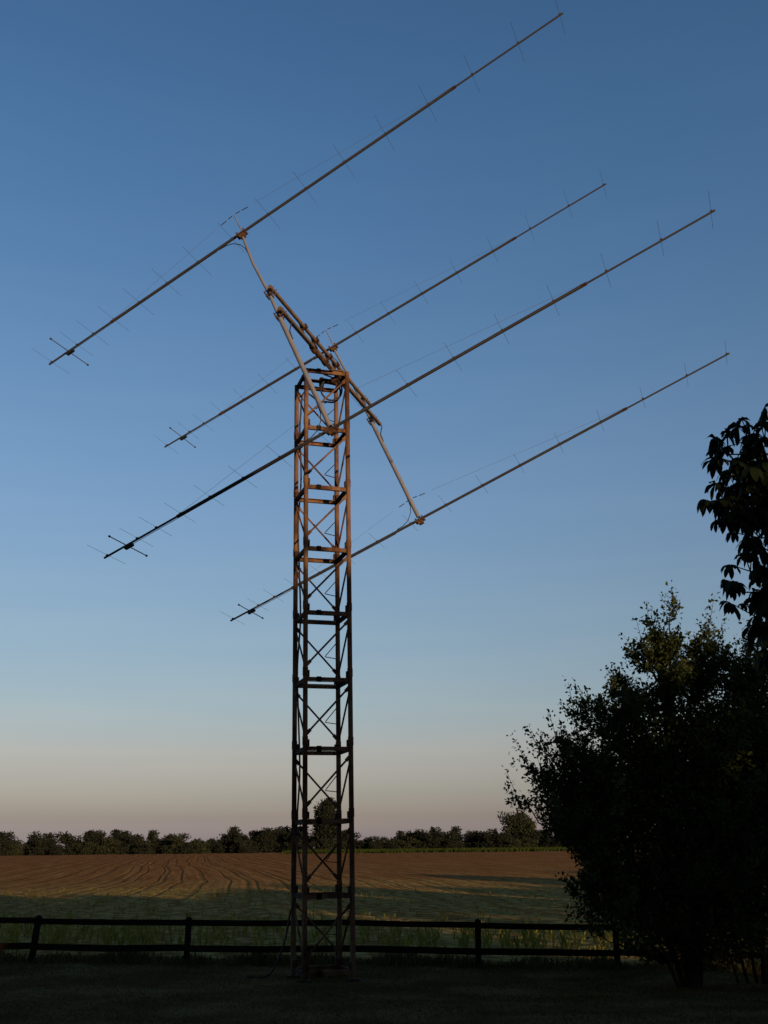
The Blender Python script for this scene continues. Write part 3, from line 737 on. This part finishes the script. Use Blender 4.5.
kinds = [far_tree('broadleaf_tree', 7, 6.6, 2200), far_tree('broadleaf_tree', 6, 7.4, 2200), far_tree('broadleaf_tree', 8.5, 6.2, 2600), far_tree('hawthorn_tree', 6.5, 5.0, 1800, mat='leaf_far_pale'),
         far_tree('broadleaf_tree', 5.2, 7.8, 1900), far_tree('hawthorn_tree', 5.5, 4.6, 1500)]
used = [False] * len(kinds)
def place_far(i, x, y, sc, rot, lab, name=None):
    o = kinds[i]
    if used[i]: o = copy_tree(o)
    used[i] = True
    o.location = gpt(x, y, -.1); o.scale = (sc, sc, sc * random.uniform(.92, 1.08)); o.rotation_euler = (0, 0, rot)
    tag(o, lab, 'tree', GF)
def lab_for(i, x):
    side = 'left of the mast' if x < -17 else 'right of the mast'
    return {0: 'round dark tree', 1: 'taller dark tree', 2: 'broad dark tree', 3: 'low pale green bushy tree', 4: 'narrow tall dark tree', 5: 'low dark bushy tree'}[i] + ' in the far row ' + side
random.seed(21); rng = np.random.default_rng(5)
xs = -132.
while xs < 96:
    y = 306 + 3 * math.sin(xs * .35) + random.uniform(-2, 3)
    i = random.choice((0, 0, 1, 2, 2, 3, 4, 5, 5)) if xs < -22 else random.choice((0, 5, 2, 5, 2, 3, 0))
    sc = random.choice((random.uniform(.72, .85), random.uniform(.8, .98), random.uniform(.85, 1.0), random.uniform(.95, 1.1))) * (1.0 if xs < -22 else .86)
    if not (-22 < xs < -12): place_far(i, xs, y, sc, random.uniform(0, 6.28), lab_for(i, xs))
    if random.random() < .55: 
        j = random.choice((3, 5)); place_far(j, xs + random.uniform(1, 3), y - random.uniform(3.5, 5), random.uniform(.6, .8), random.uniform(0, 6.28), lab_for(j, xs))
    if random.random() < .5:
        j = random.choice((1, 2, 4)); place_far(j, xs + random.uniform(1, 4), y + 9, sc, random.uniform(0, 6.28), lab_for(j, xs))
    xs += random.uniform(1.9, 3.3)
for i, x, sc in ((1, -109, .95), (2, -98, 1.0), (0, -91, 1.0)): place_far(i, x, 307, sc, x, lab_for(i, x))
o = far_tree('broadleaf_tree', 8.2, 14.6, 4200, leaf=.6, body=True); o.location = gpt(-17.2, 302, -.1)
tag(o, 'tallest tree of the far row, seen through the mast lattice', 'tree', GF)
o = far_tree('broadleaf_tree', 11.5, 10.8, 2600, True, 'leaf_far_pale', .6, body=True); o.location = gpt(37.8, 311, -.1)
tag(o, 'big pale round tree standing above the far row beside the bushy pear tree', 'tree', GF)
o = far_tree('sparse_tree', 6, 8.2, 420, True, 'leaf_far_pale', .5); o.location = gpt(-46.3, 312, -.1)
tag(o, 'thin sparse topped tree sticking out of the far row left of the mast', 'tree', GF)

# ------------------------------------------------------------------ garden trees behind the photographer: their shade lies over the lawn
SUN_EL, SUN_AZ = 8.0, -32.0
def shade_tree(x, y, w, h, thin=.12):
    # thin: how much of the leafage is left in the airy zone under the main crown
    global rng
    rng = np.random.default_rng(int(SHADE_SEED * 1000 + x * 3 + y * 7 + 500))
    o = far_tree('garden_tree', w, h, 11000, False, 'leaf_far', .7, thin)
    o.location = gpt(x, y, -.1)
    tag(o, 'tall garden tree standing behind the photographer', 'tree', 'garden trees behind the photographer')
SHADE_SEED = 44; random.seed(44)                        # own seed: the edge of their shade crosses the mast
HT = [12.6, 12.6, 12.7, 12.55, 12.5, 11.3, 11.9, 12.6, 12.9, 12.4, 13.2, 12.6]
for i in range(12):
    shade_tree(-2 + i * 5.4 + random.uniform(-.5, .5), -13 + random.uniform(-1.2, 1.2), random.uniform(7.5, 9), HT[i], 1. if i == 4 else .05)
shade_tree(23, -20.5, 6.5, 11.6, 1.)
for x, y, wd, h in ((46, 14, 9, 12), (57, 24, 9, 12), (70, 33, 9, 11.5), (84, 52, 9, 12)):
    shade_tree(x, y, wd, h, .1)

# ------------------------------------------------------------------ light
w = bpy.data.worlds.new('World'); scn.world = w; w.use_nodes = True
nt = w.node_tree; nt.nodes.clear(); L = nt.links.new
out = N(nt, 'ShaderNodeOutputWorld'); bg = N(nt, 'ShaderNodeBackground'); bg.inputs[1].default_value = .1
sky = N(nt, 'ShaderNodeTexSky', sky_type='NISHITA'); sky.sun_disc = False
sky.sun_elevation = R(SUN_EL); sky.sun_rotation = R(180 + SUN_AZ); sky.altitude = 50; sky.air_density = 1.; sky.dust_density = 1.; sky.ozone_density = 1.
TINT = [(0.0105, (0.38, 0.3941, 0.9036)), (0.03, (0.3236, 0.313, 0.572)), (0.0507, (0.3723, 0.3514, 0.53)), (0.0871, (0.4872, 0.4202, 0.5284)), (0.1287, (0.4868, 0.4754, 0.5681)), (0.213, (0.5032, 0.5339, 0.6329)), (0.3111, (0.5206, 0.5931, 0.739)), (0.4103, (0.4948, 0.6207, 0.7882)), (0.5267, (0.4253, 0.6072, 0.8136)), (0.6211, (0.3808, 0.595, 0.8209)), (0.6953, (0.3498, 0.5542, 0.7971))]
# the evening air: earth shadow and pink band low down, clearer blue above (half values, doubled below)
tcw = N(nt, 'ShaderNodeTexCoord'); spw = N(nt, 'ShaderNodeSeparateXYZ'); L(tcw.outputs['Generated'], spw.inputs[0])
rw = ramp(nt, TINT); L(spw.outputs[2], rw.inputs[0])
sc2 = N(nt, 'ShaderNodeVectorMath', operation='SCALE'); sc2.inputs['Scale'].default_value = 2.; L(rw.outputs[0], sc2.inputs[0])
# faint streaks of high cloud near the horizon
mpw = N(nt, 'ShaderNodeMapping'); mpw.inputs['Scale'].default_value = (2.2, 2.2, 26); L(tcw.outputs['Generated'], mpw.inputs[0])
nw = N(nt, 'ShaderNodeTexNoise'); nw.inputs['Scale'].default_value = 1.6; nw.inputs['Detail'].default_value = 4; L(mpw.outputs[0], nw.inputs['Vector'])
cw = ramp(nt, [(.45, (1, 1, 1)), (.75, (1.06, 1.03, 1.01))]); L(nw.outputs['Fac'], cw.inputs[0])
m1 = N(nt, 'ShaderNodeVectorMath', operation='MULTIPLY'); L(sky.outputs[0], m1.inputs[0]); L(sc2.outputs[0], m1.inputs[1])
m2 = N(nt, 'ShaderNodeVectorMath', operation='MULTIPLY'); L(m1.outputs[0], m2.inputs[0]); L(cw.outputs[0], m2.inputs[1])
rear = N(nt, 'ShaderNodeMapRange', interpolation_type='SMOOTHSTEP'); rear.inputs['From Min'].default_value = -.75; rear.inputs['From Max'].default_value = .25  # added dimming of the unseen sky behind the camera, to deepen the shade
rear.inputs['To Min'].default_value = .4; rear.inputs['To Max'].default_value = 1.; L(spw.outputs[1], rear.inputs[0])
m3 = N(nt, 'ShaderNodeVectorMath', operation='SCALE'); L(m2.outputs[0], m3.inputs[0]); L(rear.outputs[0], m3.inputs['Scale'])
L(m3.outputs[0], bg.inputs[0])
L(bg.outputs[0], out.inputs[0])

sd = bpy.data.lights.new('sun', 'SUN'); sd.energy = 5.0; sd.angle = R(.55); sd.color = (1, .66, .38)
so = bpy.data.objects.new('sun', sd); col.objects.link(so)
d = Vector((math.sin(R(SUN_AZ)) * math.cos(R(SUN_EL)), math.cos(R(SUN_AZ)) * math.cos(R(SUN_EL)), -math.sin(R(SUN_EL))))
so.rotation_euler = d.to_track_quat('-Z', 'Y').to_euler(); so.location = (-20, -40, 30)

# ------------------------------------------------------------------ camera
cd = bpy.data.cameras.new('camera'); cam = bpy.data.objects.new('camera', cd); col.objects.link(cam)
F = 1029.04; cd.sensor_fit = 'AUTO'; cd.sensor_width = 36; cd.lens = F / 1024 * 36; cd.clip_start = .1; cd.clip_end = 9000
p, rr = R(18.1788), R(-.65012)
fw = Vector((0, math.cos(p), math.sin(p))); up = Vector((0, -math.sin(p), math.cos(p))); rt = Vector((1, 0, 0))
rt2 = rt * math.cos(rr) + up * math.sin(rr); up2 = up * math.cos(rr) - rt * math.sin(rr)
mw = Matrix((rt2, up2, -fw)).transposed().to_4x4(); mw.translation = (0, 0, 1.8); cam.matrix_world = mw
scn.camera = cam
scn.view_settings.view_transform = 'Standard'; scn.view_settings.look = 'None'; scn.view_settings.exposure = 0; scn.view_settings.gamma = 1
scn.render.film_transparent = False
scn.cycles.max_bounces = 6
